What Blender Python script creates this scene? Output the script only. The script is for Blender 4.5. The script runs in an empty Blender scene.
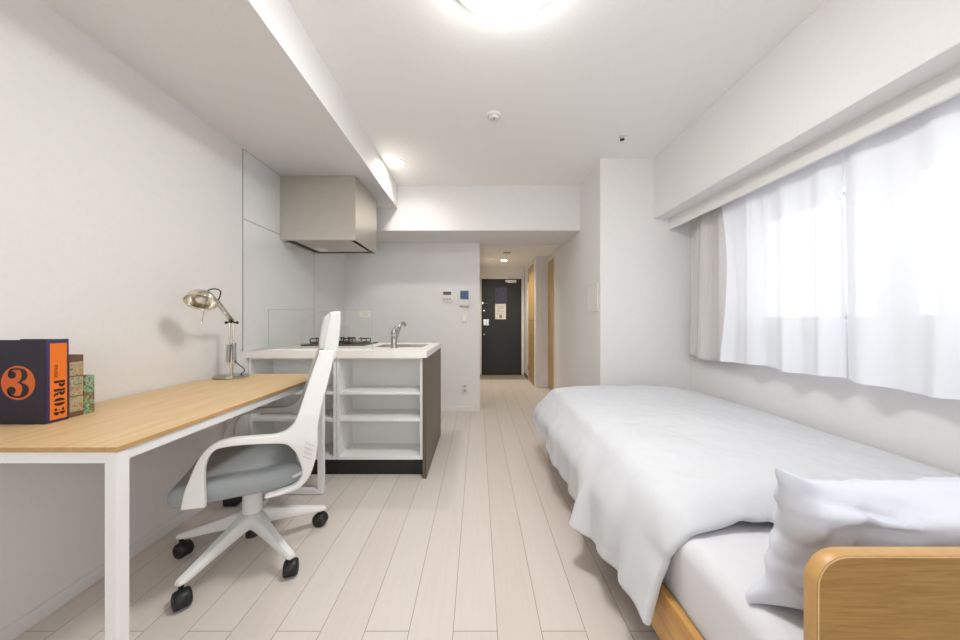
import bpy, bmesh, math, random
from mathutils import Vector, Matrix, noise
random.seed(7)
scn = bpy.context.scene
COL = scn.collection
R = math.radians

# ------------------------------------------------------------------ materials
def srgb(r, g, b):
    f = lambda c: (c/255/12.92) if c/255 <= .04045 else ((c/255+.055)/1.055)**2.4
    return (f(r), f(g), f(b), 1)

def new_mat(name):
    m = bpy.data.materials.new(name); m.use_nodes = True
    nt = m.node_tree
    return m, nt, nt.nodes['Principled BSDF']

def N(nt, t, **kw):
    n = nt.nodes.new(t)
    for k, v in kw.items(): setattr(n, k, v)
    return n

def mat(name, col, rough=.6, metal=0, var=.04, scale=20, bump=0, bscale=200, stretch=(1, 1, 1), spec=.5, coat=0):
    m, nt, b = new_mat(name)
    tc = N(nt, 'ShaderNodeTexCoord'); mp = N(nt, 'ShaderNodeMapping')
    mp.inputs['Scale'].default_value = stretch
    nt.links.new(tc.outputs['Object'], mp.inputs['Vector'])
    nz = N(nt, 'ShaderNodeTexNoise'); nz.inputs['Scale'].default_value = scale; nz.inputs['Detail'].default_value = 4
    nt.links.new(mp.outputs[0], nz.inputs['Vector'])
    cr = N(nt, 'ShaderNodeValToRGB')
    c = col
    cr.color_ramp.elements[0].color = (c[0]*(1-var), c[1]*(1-var), c[2]*(1-var), 1)
    cr.color_ramp.elements[1].color = (min(1, c[0]*(1+var)), min(1, c[1]*(1+var)), min(1, c[2]*(1+var)), 1)
    cr.color_ramp.elements[0].position = .3; cr.color_ramp.elements[1].position = .7
    nt.links.new(nz.outputs['Fac'], cr.inputs[0]); nt.links.new(cr.outputs[0], b.inputs['Base Color'])
    b.inputs['Roughness'].default_value = rough; b.inputs['Metallic'].default_value = metal
    b.inputs['Specular IOR Level'].default_value = spec; b.inputs['Coat Weight'].default_value = coat
    if bump:
        n2 = N(nt, 'ShaderNodeTexNoise'); n2.inputs['Scale'].default_value = bscale; n2.inputs['Detail'].default_value = 3
        nt.links.new(mp.outputs[0], n2.inputs['Vector'])
        bp = N(nt, 'ShaderNodeBump'); bp.inputs['Strength'].default_value = bump; bp.inputs['Distance'].default_value = .002
        nt.links.new(n2.outputs['Fac'], bp.inputs['Height']); nt.links.new(bp.outputs[0], b.inputs['Normal'])
    return m

def wood(name, dark, light, axis=1, rough=.4, scale=6):
    m, nt, b = new_mat(name)
    tc = N(nt, 'ShaderNodeTexCoord'); mp = N(nt, 'ShaderNodeMapping')
    s = [9.0, 9.0, 9.0]; s[axis] = .55
    mp.inputs['Scale'].default_value = s
    nt.links.new(tc.outputs['Object'], mp.inputs['Vector'])
    nz = N(nt, 'ShaderNodeTexNoise'); nz.inputs['Scale'].default_value = scale
    nz.inputs['Detail'].default_value = 9; nz.inputs['Distortion'].default_value = .9; nz.inputs['Roughness'].default_value = .62
    nt.links.new(mp.outputs[0], nz.inputs['Vector'])
    cr = N(nt, 'ShaderNodeValToRGB')
    cr.color_ramp.elements[0].color = dark; cr.color_ramp.elements[1].color = light
    cr.color_ramp.elements[0].position = .33; cr.color_ramp.elements[1].position = .62
    nt.links.new(nz.outputs['Fac'], cr.inputs[0]); nt.links.new(cr.outputs[0], b.inputs['Base Color'])
    b.inputs['Roughness'].default_value = rough
    bp = N(nt, 'ShaderNodeBump'); bp.inputs['Strength'].default_value = .08; bp.inputs['Distance'].default_value = .001
    nt.links.new(nz.outputs['Fac'], bp.inputs['Height']); nt.links.new(bp.outputs[0], b.inputs['Normal'])
    return m

def emit(name, col, strength):
    m = bpy.data.materials.new(name); m.use_nodes = True; nt = m.node_tree
    nt.nodes.clear()
    e = N(nt, 'ShaderNodeEmission'); e.inputs[0].default_value = col; e.inputs[1].default_value = strength
    o = N(nt, 'ShaderNodeOutputMaterial'); nt.links.new(e.outputs[0], o.inputs[0])
    return m

def floor_mat():
    m, nt, b = new_mat('pale_plank_floor')
    tc = N(nt, 'ShaderNodeTexCoord'); mp = N(nt, 'ShaderNodeMapping')
    mp.inputs['Rotation'].default_value = (0, 0, R(-90))
    mp.inputs['Location'].default_value = (-1.16, -.0856+.0007, 0)
    nt.links.new(tc.outputs['Object'], mp.inputs['Vector'])
    br = N(nt, 'ShaderNodeTexBrick'); br.offset = .5; br.offset_frequency = 2
    br.inputs['Scale'].default_value = 1; br.inputs['Brick Width'].default_value = 4.5
    br.inputs['Row Height'].default_value = .1506; br.inputs['Mortar Size'].default_value = .0013
    br.inputs['Mortar Smooth'].default_value = .2; br.inputs['Bias'].default_value = 0
    br.inputs['Color1'].default_value = srgb(218, 210, 202); br.inputs['Color2'].default_value = srgb(213, 204, 195)
    br.inputs['Mortar'].default_value = srgb(150, 136, 122)
    nt.links.new(mp.outputs[0], br.inputs['Vector'])
    m2 = N(nt, 'ShaderNodeMapping'); m2.inputs['Scale'].default_value = (14, .8, 1)
    nt.links.new(tc.outputs['Object'], m2.inputs['Vector'])
    nz = N(nt, 'ShaderNodeTexNoise'); nz.inputs['Scale'].default_value = 4; nz.inputs['Detail'].default_value = 6
    nt.links.new(m2.outputs[0], nz.inputs['Vector'])
    mx = N(nt, 'ShaderNodeMixRGB', blend_type='MULTIPLY'); mx.inputs[0].default_value = .10
    nt.links.new(br.outputs['Color'], mx.inputs[1]); nt.links.new(nz.outputs['Fac'], mx.inputs[2])
    nt.links.new(mx.outputs[0], b.inputs['Base Color'])
    b.inputs['Roughness'].default_value = .42; b.inputs['Specular IOR Level'].default_value = .4
    bp = N(nt, 'ShaderNodeBump'); bp.invert = True; bp.inputs['Strength'].default_value = .4; bp.inputs['Distance'].default_value = .002
    nt.links.new(br.outputs['Fac'], bp.inputs['Height']); nt.links.new(bp.outputs[0], b.inputs['Normal'])
    return m

def glass_mat(name, tint=(1, 1, 1, 1), refl=1.0):
    m = bpy.data.materials.new(name); m.use_nodes = True; nt = m.node_tree; nt.nodes.clear()
    t = N(nt, 'ShaderNodeBsdfTransparent'); t.inputs[0].default_value = tint
    g = N(nt, 'ShaderNodeBsdfGlossy'); g.inputs['Roughness'].default_value = .02
    lw = N(nt, 'ShaderNodeLayerWeight'); lw.inputs[0].default_value = .5
    pw = N(nt, 'ShaderNodeMath', operation='POWER'); pw.inputs[1].default_value = 5; nt.links.new(lw.outputs['Facing'], pw.inputs[0])
    fr = N(nt, 'ShaderNodeMath', operation='MULTIPLY_ADD'); fr.inputs[1].default_value = .9; fr.inputs[2].default_value = .04; nt.links.new(pw.outputs[0], fr.inputs[0])
    mx = N(nt, 'ShaderNodeMixShader'); o = N(nt, 'ShaderNodeOutputMaterial')
    nt.links.new(fr.outputs[0], mx.inputs[0]); nt.links.new(t.outputs[0], mx.inputs[1]); nt.links.new(g.outputs[0], mx.inputs[2])
    nt.links.new(mx.outputs[0], o.inputs[0])
    return m

def sheer_mat():
    m = bpy.data.materials.new('white_sheer_voile'); m.use_nodes = True; nt = m.node_tree; nt.nodes.clear()
    tc = N(nt, 'ShaderNodeTexCoord')
    nz = N(nt, 'ShaderNodeTexNoise'); nz.inputs['Scale'].default_value = 30; nz.inputs['Detail'].default_value = 3
    nt.links.new(tc.outputs['Object'], nz.inputs['Vector'])
    mr = N(nt, 'ShaderNodeMapRange'); mr.inputs[3].default_value = .05; mr.inputs[4].default_value = .065
    nt.links.new(nz.outputs['Fac'], mr.inputs[0])
    t = N(nt, 'ShaderNodeBsdfTransparent'); t.inputs[0].default_value = (1, 1, 1, 1)
    d = N(nt, 'ShaderNodeBsdfDiffuse'); d.inputs[0].default_value = srgb(239, 242, 248)
    l = N(nt, 'ShaderNodeBsdfTranslucent'); l.inputs[0].default_value = srgb(240, 243, 250)
    m1 = N(nt, 'ShaderNodeMixShader'); m1.inputs[0].default_value = .06
    m2 = N(nt, 'ShaderNodeMixShader'); o = N(nt, 'ShaderNodeOutputMaterial')
    nt.links.new(d.outputs[0], m1.inputs[1]); nt.links.new(l.outputs[0], m1.inputs[2])
    nt.links.new(mr.outputs[0], m2.inputs[0]); nt.links.new(m1.outputs[0], m2.inputs[1]); nt.links.new(t.outputs[0], m2.inputs[2])
    nt.links.new(m2.outputs[0], o.inputs[0])
    return m

def picture_mat(name, cols, scale):
    m, nt, b = new_mat(name)
    tc = N(nt, 'ShaderNodeTexCoord')
    v = N(nt, 'ShaderNodeTexNoise'); v.inputs['Scale'].default_value = scale; v.inputs['Detail'].default_value = 3; v.inputs['Roughness'].default_value = .7
    nt.links.new(tc.outputs['Object'], v.inputs['Vector'])
    cr = N(nt, 'ShaderNodeValToRGB'); el = cr.color_ramp.elements
    n = len(cols)
    el[0].position = .3; el[0].color = cols[0]; el[1].position = .7; el[1].color = cols[-1]
    for i in range(1, n-1):
        e = el.new(.3+.4*i/(n-1)); e.color = cols[i]
    nt.links.new(v.outputs['Fac'], cr.inputs[0]); nt.links.new(cr.outputs[0], b.inputs['Base Color'])
    b.inputs['Roughness'].default_value = .5
    return m

M = {}
M['wall'] = mat('white_wallpaper', srgb(227, 225.5, 224.5), .85, var=.012, scale=60, bump=.15, bscale=350)
M['ceil'] = mat('white_ceiling_paper', srgb(243, 243, 241), .9, var=.012, scale=60, bump=.15, bscale=350)
M['floor'] = floor_mat()
M['tile'] = mat('grey_entry_tile', srgb(158, 150, 136), .4, var=.06, scale=15)
M['base'] = mat('white_baseboard', srgb(227, 225, 223), .5, var=.01)
M['darkbase'] = mat('dark_grey_skirting', srgb(80, 74, 68), .5)
M['oak'] = wood('oak_veneer', srgb(203, 170, 122), srgb(217, 187, 142), 1, .42)
M['oakedge'] = wood('oak_edge', srgb(176, 136, 86), srgb(192, 152, 100), 1, .45)
M['bedwood'] = wood('bed_oak_face', srgb(140, 104, 50), srgb(162, 125, 68), 0, .42, 16)
M['bededge'] = mat('bed_oak_edge', srgb(192, 150, 92), .4, var=.06, scale=30)
M['railwood'] = wood('bed_rail_oak', srgb(176, 126, 60), srgb(204, 156, 88), 1, .4, 5)
M['doorwood'] = wood('door_oak', srgb(164, 134, 80), srgb(186, 156, 102), 2, .4, 5)
M['white_metal'] = mat('white_painted_steel', srgb(228, 227, 228), .4, var=.01)
M['white_plastic'] = mat('white_plastic', srgb(222, 221, 219), .42, var=.01)
M['grey_fabric'] = mat('blue_grey_fabric', srgb(154, 160, 162), .9, var=.07, scale=300, bump=.35, bscale=900)
M['light_fabric'] = mat('light_grey_fabric', srgb(206, 206, 204), .9, var=.05, scale=300, bump=.3, bscale=900)
M['black'] = mat('black_plastic', srgb(22, 22, 23), .45)
M['blackboard'] = mat('black_laminate', srgb(32, 30, 29), .5)
M['chrome'] = mat('chrome', srgb(184, 183, 181), .2, 1, var=.02)
M['nickel'] = mat('satin_nickel', srgb(226, 220, 206), .22, 1, var=.02)
M['steel'] = mat('brushed_steel', srgb(212, 206, 196), .4, 1, var=.04, scale=8, stretch=(1, 1, 40))
M['darksteel'] = mat('dark_steel', srgb(70, 68, 64), .4, .7)
M['iron'] = mat('black_cast_iron', srgb(30, 28, 26), .55)
M['laminate'] = mat('white_melamine', srgb(228, 228, 226), .5, var=.01)
M['worktop'] = mat('white_solid_worktop', srgb(238, 235, 231), .3, var=.01)
M['brown'] = wood('brown_grey_laminate', srgb(84, 71, 58), srgb(98, 85, 70), 2, .4)
M['panel'] = mat('gloss_kitchen_panel', srgb(224, 225, 225), .2, var=.01, spec=.6)
M['alu'] = mat('aluminium_trim', srgb(172, 171, 168), .45, .3)
M['doorblack'] = mat('charcoal_steel_door', srgb(36, 35, 38), .45, var=.05, scale=8)
M['poster'] = picture_mat('dark_violet_poster', [srgb(45, 42, 58), srgb(62, 58, 84), srgb(84, 80, 104)], 30)
M['paper'] = mat('cream_paper', srgb(222, 219, 212), .8)
M['ink'] = mat('grey_ink', srgb(150, 140, 122), .8)
M['screenblue'] = picture_mat('blue_lcd', [srgb(24, 40, 62), srgb(58, 92, 132), srgb(110, 145, 180)], 60)
M['lcd'] = mat('dark_lcd', srgb(62, 62, 62), .3)
M['sheer'] = sheer_mat()
M['drape'] = mat('grey_beige_drape', srgb(208, 205, 204), .9, var=.03, scale=120, bump=.2, bscale=700)
M['linen'] = mat('white_cotton', srgb(208, 210, 214), .9, var=.008, scale=40, bump=.12, bscale=260)
M['sheet'] = mat('white_fitted_sheet', srgb(214, 214, 217), .9, var=.008, scale=40, bump=.1, bscale=260)
M['pillow'] = mat('white_pillowcase', srgb(212, 216, 226), .9, var=.008, scale=40, bump=.1, bscale=260)
M['glass'] = glass_mat('window_glass')
M['screenglass'] = glass_mat('splash_glass', srgb(253, 254, 253))
M['glassedge'] = mat('green_glass_edge', srgb(178, 192, 186), .25)
M['frost'] = mat('alu_window_frame', srgb(216, 216, 216), .45, .1)
M['lampglow'] = emit('ceiling_light_glow', (1, .99, .978, 1), 20.5)
M['downglow'] = emit('downlight_glow', (1, .9, .74, 1), 14)
M['navy'] = mat('navy_cloth_board', srgb(30, 24, 42), .55, var=.05)
M['navyspine'] = mat('navy_blue_board', srgb(44, 36, 84), .5, var=.05)
M['orange'] = mat('orange_paper', srgb(226, 116, 26), .6, var=.02)
M['orangedark'] = mat('burnt_orange_print', srgb(208, 96, 34), .6, var=.02)
M['printblack'] = mat('black_print', srgb(22, 20, 24), .6)
M['pages'] = mat('page_block', srgb(225, 218, 200), .9)
M['brownbook'] = mat('brown_book_board', srgb(104, 78, 58), .6, var=.1)
M['mapart'] = picture_mat('faded_picture_print', [srgb(62, 92, 98), srgb(104, 124, 100), srgb(176, 168, 140), srgb(176, 156, 116), srgb(160, 112, 84), srgb(128, 140, 130)], 60)
M['greenart'] = picture_mat('bright_picture_print', [srgb(44, 70, 110), srgb(70, 130, 90), srgb(160, 178, 160), srgb(98, 134, 66), srgb(150, 60, 64), srgb(60, 110, 140)], 50)
M['bulb'] = mat('pearl_bulb', srgb(244, 240, 230), .35)
M['plate'] = mat('off_white_plate', srgb(226, 222, 216), .45)
M['platemark'] = mat('grey_socket_slot', srgb(170, 165, 160), .5)
M['sticker'] = mat('grey_sticker', srgb(196, 194, 188), .6)

# ------------------------------------------------------------------ mesh helpers
def link(o): COL.objects.link(o); return o

def finish(name, bm, m, parent=None, smooth=False, angle=40):
    """one mesh object from a bmesh given in world coordinates"""
    bmesh.ops.recalc_face_normals(bm, faces=bm.faces)
    me = bpy.data.meshes.new(name)
    if parent is not None:
        off = parent_world(parent)
    else:
        xs = [v.co.x for v in bm.verts]; ys = [v.co.y for v in bm.verts]; zs = [v.co.z for v in bm.verts]
        off = Vector(((min(xs)+max(xs))/2, (min(ys)+max(ys))/2, min(zs)))
    for v in bm.verts: v.co -= off
    bm.to_mesh(me); bm.free()
    ms = m if isinstance(m, (list, tuple)) else [m]
    for x in ms: me.materials.append(x)
    o = bpy.data.objects.new(name, me)
    if parent is None: o.location = off
    else: o.parent = parent
    link(o)
    if smooth:
        for p in me.polygons: p.use_smooth = True
        if angle < 180:
            try: me.set_sharp_from_angle(angle=R(angle))
            except Exception: pass
    return o

def parent_world(p):
    v = Vector((0, 0, 0))
    while p is not None:
        v = v + p.location; p = p.parent
    return v

def thing(name, label, cat, loc, group=None):
    o = bpy.data.objects.new(name, None); o.location = loc; o.empty_display_size = .05
    link(o); return tag(o, label, cat, group)

def tag(o, label, cat, group=None):
    o['label'] = label; o['category'] = cat
    if group: o['group'] = group
    return o

def struct(name, bm, m, **k):
    o = finish(name, bm, m, **k); o['kind'] = 'structure'; return o

def B(): return bmesh.new()

def box(bm, x0, x1, y0, y1, z0, z1, bev=0, seg=2, mi=0):
    r = bmesh.ops.create_cube(bm, size=1)
    vs = r['verts']
    for v in vs:
        v.co = Vector((x0+(v.co.x+.5)*(x1-x0), y0+(v.co.y+.5)*(y1-y0), z0+(v.co.z+.5)*(z1-z0)))
    fs = {f for v in vs for f in v.link_faces}
    for f in fs: f.material_index = mi
    if bev:
        es = {e for v in vs for e in v.link_edges}
        bmesh.ops.bevel(bm, geom=list(es), offset=bev, segments=seg, profile=.5, affect='EDGES')
    return bm

def frame_of(d):
    d = d.normalized()
    a = Vector((0, 0, 1)) if abs(d.z) < .9 else Vector((1, 0, 0))
    u = a.cross(d).normalized(); w = d.cross(u).normalized()
    return u, w

def tube(bm, pts, r, n=12, cap=True, mi=0, closed=False):
    pts = [Vector(p) for p in pts]; k = len(pts)
    rr = r if isinstance(r, (list, tuple)) else [r]*k
    rings = []; pu = None
    for i, p in enumerate(pts):
        if closed: d = pts[(i+1) % k]-pts[i-1]
        else: d = (pts[min(i+1, k-1)]-pts[max(i-1, 0)])
        d.normalize()
        if pu is None: u, w = frame_of(d)
        else:
            u = (pu-d*pu.dot(d)).normalized(); w = d.cross(u).normalized()
        pu = u
        rings.append([bm.verts.new(p+u*math.cos(2*math.pi*j/n)*rr[i]+w*math.sin(2*math.pi*j/n)*rr[i]) for j in range(n)])
    for i in range(k if closed else k-1):
        a, b = rings[i], rings[(i+1) % k]
        for j in range(n):
            f = bm.faces.new((a[j], a[(j+1) % n], b[(j+1) % n], b[j])); f.material_index = mi
    if cap and not closed:
        bm.faces.new(rings[0][::-1]).material_index = mi; bm.faces.new(rings[-1]).material_index = mi
    return bm

def lathe(bm, prof, origin, axis=(0, 0, 1), n=32, mi=0):
    """prof: (radius, height along axis)"""
    o = Vector(origin); ax = Vector(axis).normalized(); u, w = frame_of(ax)
    rings = []
    for r, h in prof:
        if r < 1e-6: rings.append([bm.verts.new(o+ax*h)])
        else: rings.append([bm.verts.new(o+ax*h+(u*math.cos(2*math.pi*j/n)+w*math.sin(2*math.pi*j/n))*r) for j in range(n)])
    for a, b in zip(rings, rings[1:]):
        if len(a) == 1 and len(b) == 1: continue
        for j in range(n):
            k = (j+1) % n
            if len(a) == 1: f = bm.faces.new((a[0], b[k], b[j]))
            elif len(b) == 1: f = bm.faces.new((a[j], a[k], b[0]))
            else: f = bm.faces.new((a[j], a[k], b[k], b[j]))
            f.material_index = mi
    return bm

def cr(pts, n=6, closed=False):
    """Catmull-Rom resample"""
    k = len(pts); out = []
    P = [Vector(p) for p in pts]
    rng = k if closed else k-1
    for i in range(rng):
        p0 = P[(i-1) % k] if closed or i > 0 else P[0]
        p1 = P[i]; p2 = P[(i+1) % k]
        p3 = P[(i+2) % k] if closed or i+2 < k else P[-1]
        for j in range(n):
            t = j/n
            out.append(.5*((2*p1)+(p2-p0)*t+(2*p0-5*p1+4*p2-p3)*t*t+(3*p1-p0-3*p2+p3)*t**3))
    if not closed: out.append(P[-1])
    return out

def lerp_tab(tab, x):
    """piecewise-linear table of tuples, first entry the key"""
    if x <= tab[0][0]: return tab[0][1:]
    for a, b in zip(tab, tab[1:]):
        if x <= b[0]:
            t = (x-a[0])/(b[0]-a[0])
            return tuple(p+(q-p)*t for p, q in zip(a[1:], b[1:]))
    return tab[-1][1:]

def fill2d(polys, depth, bev, tf, bevres=2):
    """filled 2D outlines (even-odd) extruded +-depth, each point through tf(x,y,z) -> bmesh"""
    cu = bpy.data.curves.new('tmp', 'CURVE'); cu.dimensions = '2D'; cu.fill_mode = 'BOTH'
    cu.extrude = max(depth-bev, 0); cu.bevel_depth = bev; cu.bevel_resolution = bevres; cu.offset = -bev if bev else 0
    for p in polys:
        s = cu.splines.new('POLY'); s.points.add(len(p)-1); s.use_cyclic_u = True
        for q, c in zip(s.points, p): q.co = (c[0], c[1], 0, 1)
    return curve_bm(cu, tf)

def curve_bm(cu, tf):
    o = bpy.data.objects.new('tmp', cu); COL.objects.link(o)
    dg = bpy.context.evaluated_depsgraph_get(); dg.update()
    me = o.evaluated_get(dg).to_mesh()
    bm = bmesh.new(); bm.from_mesh(me)
    o.evaluated_get(dg).to_mesh_clear()
    bpy.data.objects.remove(o); bpy.data.curves.remove(cu)
    bmesh.ops.remove_doubles(bm, verts=bm.verts, dist=1e-5)
    for v in bm.verts: v.co = Vector(tf(*v.co))
    return bm

def text_bm(s, size, tf, offset=0, depth=.0003, align='LEFT'):
    cu = bpy.data.curves.new('tmp', 'FONT'); cu.body = s; cu.size = size; cu.extrude = depth; cu.offset = offset; cu.align_x = align
    return curve_bm(cu, tf)

def grid(bm, rows, mi=0, wrap=False):
    vs = [[bm.verts.new(p) for p in r] for r in rows]
    for a, b in zip(vs, vs[1:]):
        n = len(a)
        for j in range(n if wrap else n-1):
            k = (j+1) % n
            f = bm.faces.new((a[j], a[k], b[k], b[j])); f.material_index = mi
    return vs

def copy_tree(o, parent=None):
    c = o.copy(); COL.objects.link(c)
    if parent is not None: c.parent = parent
    for ch in list(o.children): copy_tree(ch, c)
    return c

def mod_solid(o, t, off=-1):
    m = o.modifiers.new('thickness', 'SOLIDIFY'); m.thickness = t; m.offset = off
def mod_sub(o, n=1):
    m = o.modifiers.new('subdivision', 'SUBSURF'); m.levels = n; m.render_levels = n

# ------------------------------------------------------------------ the setting
XL, XR, ZC = -1.55, 1.785, 2.42
YB = -1.7                                           # rear of the room, behind the camera
bm = B(); box(bm, -1.75, 2.0, YB-.1, 6.10, -.12, 0); o = struct('floor', bm, M['floor'])
for v in o.data.vertices: v.co += o.location
o.location = (0, 0, 0)
bm = B(); box(bm, -.1, 1.3, 6.10, 6.85, -.12, -.004); struct('floor_entry', bm, M['tile'])
bm = B(); box(bm, XL-.15, 2.0, YB-.1, 4.1, ZC, ZC+.1); struct('ceiling', bm, M['ceil'])
bm = B(); box(bm, -.1, 1.3, 4.1, 6.85, 2.08, 2.18); struct('ceiling_hall', bm, M['ceil'])
bm = B(); box(bm, XL-.12, XL, YB, 4.07, 0, ZC); struct('wall_left', bm, M['wall'])
bm = B(); box(bm, XL, -.81, YB, 3.42, 2.19, ZC); struct('wall_left_beam', bm, M['wall'])
bm = B(); box(bm, XL, 1.025, 3.42, 4.1, 1.965, ZC); struct('wall_header', bm, M['wall'])
bm = B(); box(bm, XL, .02, 3.97, 4.07, 0, 1.965); struct('wall_back', bm, M['wall'])
bm = B(); box(bm, -.08, .02, 4.07, 6.75, 0, 2.08); struct('wall_hall_left', bm, M['wall'])
bm = B(); box(bm, 1.025, 1.95, 2.85, 4.2, 0, ZC); struct('wall_right_return', bm, M['wall'])
# hall right side: shallow plane with door_3, then the nearer block with door_2
bm = B(); box(bm, 1.117, 1.25, 4.1, 4.955, 0, 2.08); box(bm, 1.117, 1.25, 4.955, 5.38, 2.012, 2.08)
struct('wall_hall_right', bm, M['wall'])
bm = B(); box(bm, .91, 1.25, 5.38, 5.44, 0, 2.08); box(bm, .91, 1.25, 5.44, 6.12, 2.02, 2.08); box(bm, .91, 1.25, 6.12, 6.75, 0, 2.08)
box(bm, .99, 1.25, 5.44, 6.12, 0, 2.02)
struct('wall_hall_block', bm, M['wall'])
bm = B(); box(bm, .02, .065, 6.65, 6.75, 0, 2.08); box(bm, .86, .91, 6.65, 6.75, 0, 2.08); box(bm, .065, .86, 6.65, 6.75, 1.875, 2.08); box(bm, .02, .91, 6.70, 6.75, -.1, 1.9)  # last box: unseen backing added to stop daylight leaking round the entrance door
struct('wall_hall_end', bm, M['wall'])
# window wall: two openings, beam above, pelmet lip
bm = B()
x0, x1 = XR, 1.935
W1, W2 = (1.528, 2.285), (.55, 1.488); Z0, Z1 = 1.065, 1.71
box(bm, x0, x1, YB, 2.85, 0, Z0); box(bm, x0, x1, YB, 2.85, Z1, 1.911)
box(bm, x0, x1, W1[1], 2.85, Z0, Z1); box(bm, x0, x1, W2[1], W1[0], Z0, Z1); box(bm, x0, x1, YB, W2[0], Z0, Z1)
struct('wall_right', bm, M['wall'])
bm = B(); box(bm, 1.475, x1, YB, 2.85, 1.911, ZC, .004, 2); struct('wall_right_beam', bm, M['wall'])
bm = B(); box(bm, 1.60, 1.618, YB, 2.85, 1.82, 1.913); struct('trim_1', bm, M['base'])
# rear wall; its wide window is added, unseen, to fill the room with daylight
bm = B()
box(bm, XL-.12, -1.3, YB-.1, YB, 0, ZC); box(bm, 1.5, XR+.15, YB-.1, YB, 0, ZC); box(bm, -1.3, 1.5, YB-.1, YB, 2.15, ZC); box(bm, -1.3, 1.5, YB-.1, YB, 0, .9)
struct('wall_rear', bm, M['wall'])
for k, (a, b) in enumerate((W1, W2)):
    bm = B()
    fx0, fx1 = 1.862, 1.90
    t = .016
    box(bm, fx0, fx1, a, a+t, Z0, Z1); box(bm, fx0, fx1, b-t, b, Z0, Z1)
    box(bm, fx0, fx1, a+t, b-t, Z0, Z0+t); box(bm, fx0, fx1, a+t, b-t, Z1-t, Z1)
    mid = 1.72 if k == 0 else 1.352
    box(bm, fx0-.012, fx1, mid-.014, mid+.014, Z0+t, Z1-t)
    w = struct('window_%d' % (k+1), bm, M['frost'])
    g = B(); box(g, 1.878, 1.883, a+t, b-t, Z0+t, Z1-t); finish('pane', g, M['glass'], w)
    s = B(); box(s, XR-.012, 1.862, a-.01, b+.01, Z0-.018, Z0, .003); finish('sill', s, M['base'], w)
bm = B()
for (a, b) in ((-1.3, -1.26), (.08, .14), (1.46, 1.5)): box(bm, a, b, YB-.07, YB-.03, .9, 2.15)
box(bm, -1.26, 1.46, YB-.07, YB-.03, 2.11, 2.15); box(bm, -1.26, 1.46, YB-.07, YB-.03, .9, .95)
w = struct('window_3', bm, M['frost'])
g = B(); box(g, -1.26, 1.46, YB-.055, YB-.05, .95, 2.11); finish('pane', g, M['glass'], w)

# baseboards
def base(name, *b): bm = B(); box(bm, *b, .002, 1); struct(name, bm, M['base'])
base('baseboard_left', XL, XL+.008, YB, 2.285, 0, .055)
base('baseboard_back', -.34, .02, 3.962, 3.97, 0, .055)
base('baseboard_hall_face', .912, 1.117, 5.372, 5.38, 0, .055)
base('baseboard_hall_right', 1.109, 1.117, 4.1, 4.94, 0, .055)
base('baseboard_hall_left', .02, .027, 4.07, 6.1, 0, .055)
bm = B(); box(bm, .904, .91, 6.155, 6.65, -.004, .045); struct('baseboard_entry', bm, M['darkbase'])
# kitchen wall panels
for i, (z0, z1) in enumerate(((.857, 1.727), (1.733, 2.188))):
    bm = B(); box(bm, XL, XL+.006, 2.238, 3.2, z0, z1); o = struct('trim_%d' % (i+2), bm, M['panel'])
    bm = B()
    box(bm, XL, XL+.0065, 2.234, 2.238, z0, z1+.003)
    box(bm, XL, XL+.0075, 2.238, 2.68 if i else 3.2, z1-.001, z1+.003)
    if not i: box(bm, XL, XL+.0075, 3.2, 3.207, z0, z1)
    finish('edge_strip', bm, M['alu'], o)
# corner of the right-hand return: nothing further; entrance door
bm = B()
box(bm, .025, .068, 6.62, 6.66, 0, 1.92); box(bm, .85, .895, 6.62, 6.66, 0, 1.92); box(bm, .068, .85, 6.62, 6.66, 1.872, 1.92)
d1 = struct('door_1', bm, M['plate'])
bm = B(); box(bm, .070, .848, 6.64, 6.68, .004, 1.870, .002); finish('door_leaf', bm, M['doorblack'], d1)
# lever plate, thumb-turns, guard latch, peephole
bm = B(); box(bm, .105, .215, 6.628, 6.640, .965, 1.085, .003); box(bm, .165, .205, 6.60, 6.63, .975, 1.075, .006)
finish('handle', bm, M['chrome'], d1)
for z in (1.255, .79):
    bm = B(); lathe(bm, [(0, .024), (.014, .024), (.017, .018), (.017, 0), (.022, 0)], (.118, 6.64, z), (0, -1, 0), 20); finish('lock_knob', bm, M['chrome'], d1)
bm = B(); tube(bm, [(.10, 6.625, 1.40), (.19, 6.615, 1.395)], .007); box(bm, .075, .105, 6.61, 6.64, 1.375, 1.425, .003)
finish('door_guard', bm, M['chrome'], d1)
bm = B(); box(bm, .53, .745, 6.585, 6.64, 1.80, 1.85, .006); tube(bm, [(.57, 6.58, 1.80), (.66, 6.55, 1.785), (.74, 6.60, 1.79)], .008)
finish('door_closer', bm, M['nickel'], d1)
bm = B(); lathe(bm, [(0, .012), (.012, .012), (.015, 0)], (.795, 6.64, 1.835), (0, -1, 0), 16); finish('bolt_cap', bm, M['darksteel'], d1)
bm = B(); box(bm, .333, .565, 6.636, 6.639, 1.405, 1.70)
p = tag(finish('poster', bm, M['poster']), 'dark violet rectangular sheet fixed on the black entrance door', 'poster')
bm = B(); box(bm, .335, .545, 6.635, 6.6385, 1.085, 1.385)
p = tag(finish('notice', bm, M['paper']), 'cream paper notice with grey lines on the black entrance door', 'notice')
bm = B()
for i, z in enumerate((1.345, 1.325, 1.30, 1.262, 1.238, 1.20)):
    box(bm, .372, .372+(.13, .14, .12, .09, .135, .12)[i], 6.634, 6.635, z-.006, z)
box(bm, .415, .47, 6.634, 6.635, 1.11, 1.175)
finish('printed_lines', bm, M['ink'], p)
bm = B(); lathe(bm, [(0, .01), (.012, .01), (.014, 0)], (.437, 6.635, 1.372), (0, -1, 0), 16); finish('magnet', bm, M['white_plastic'], p)
bm = B(); box(bm, .02, .032, 6.2, 6.24, .3, .37); finish('door_stop', bm, M['darksteel'], d1)
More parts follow.
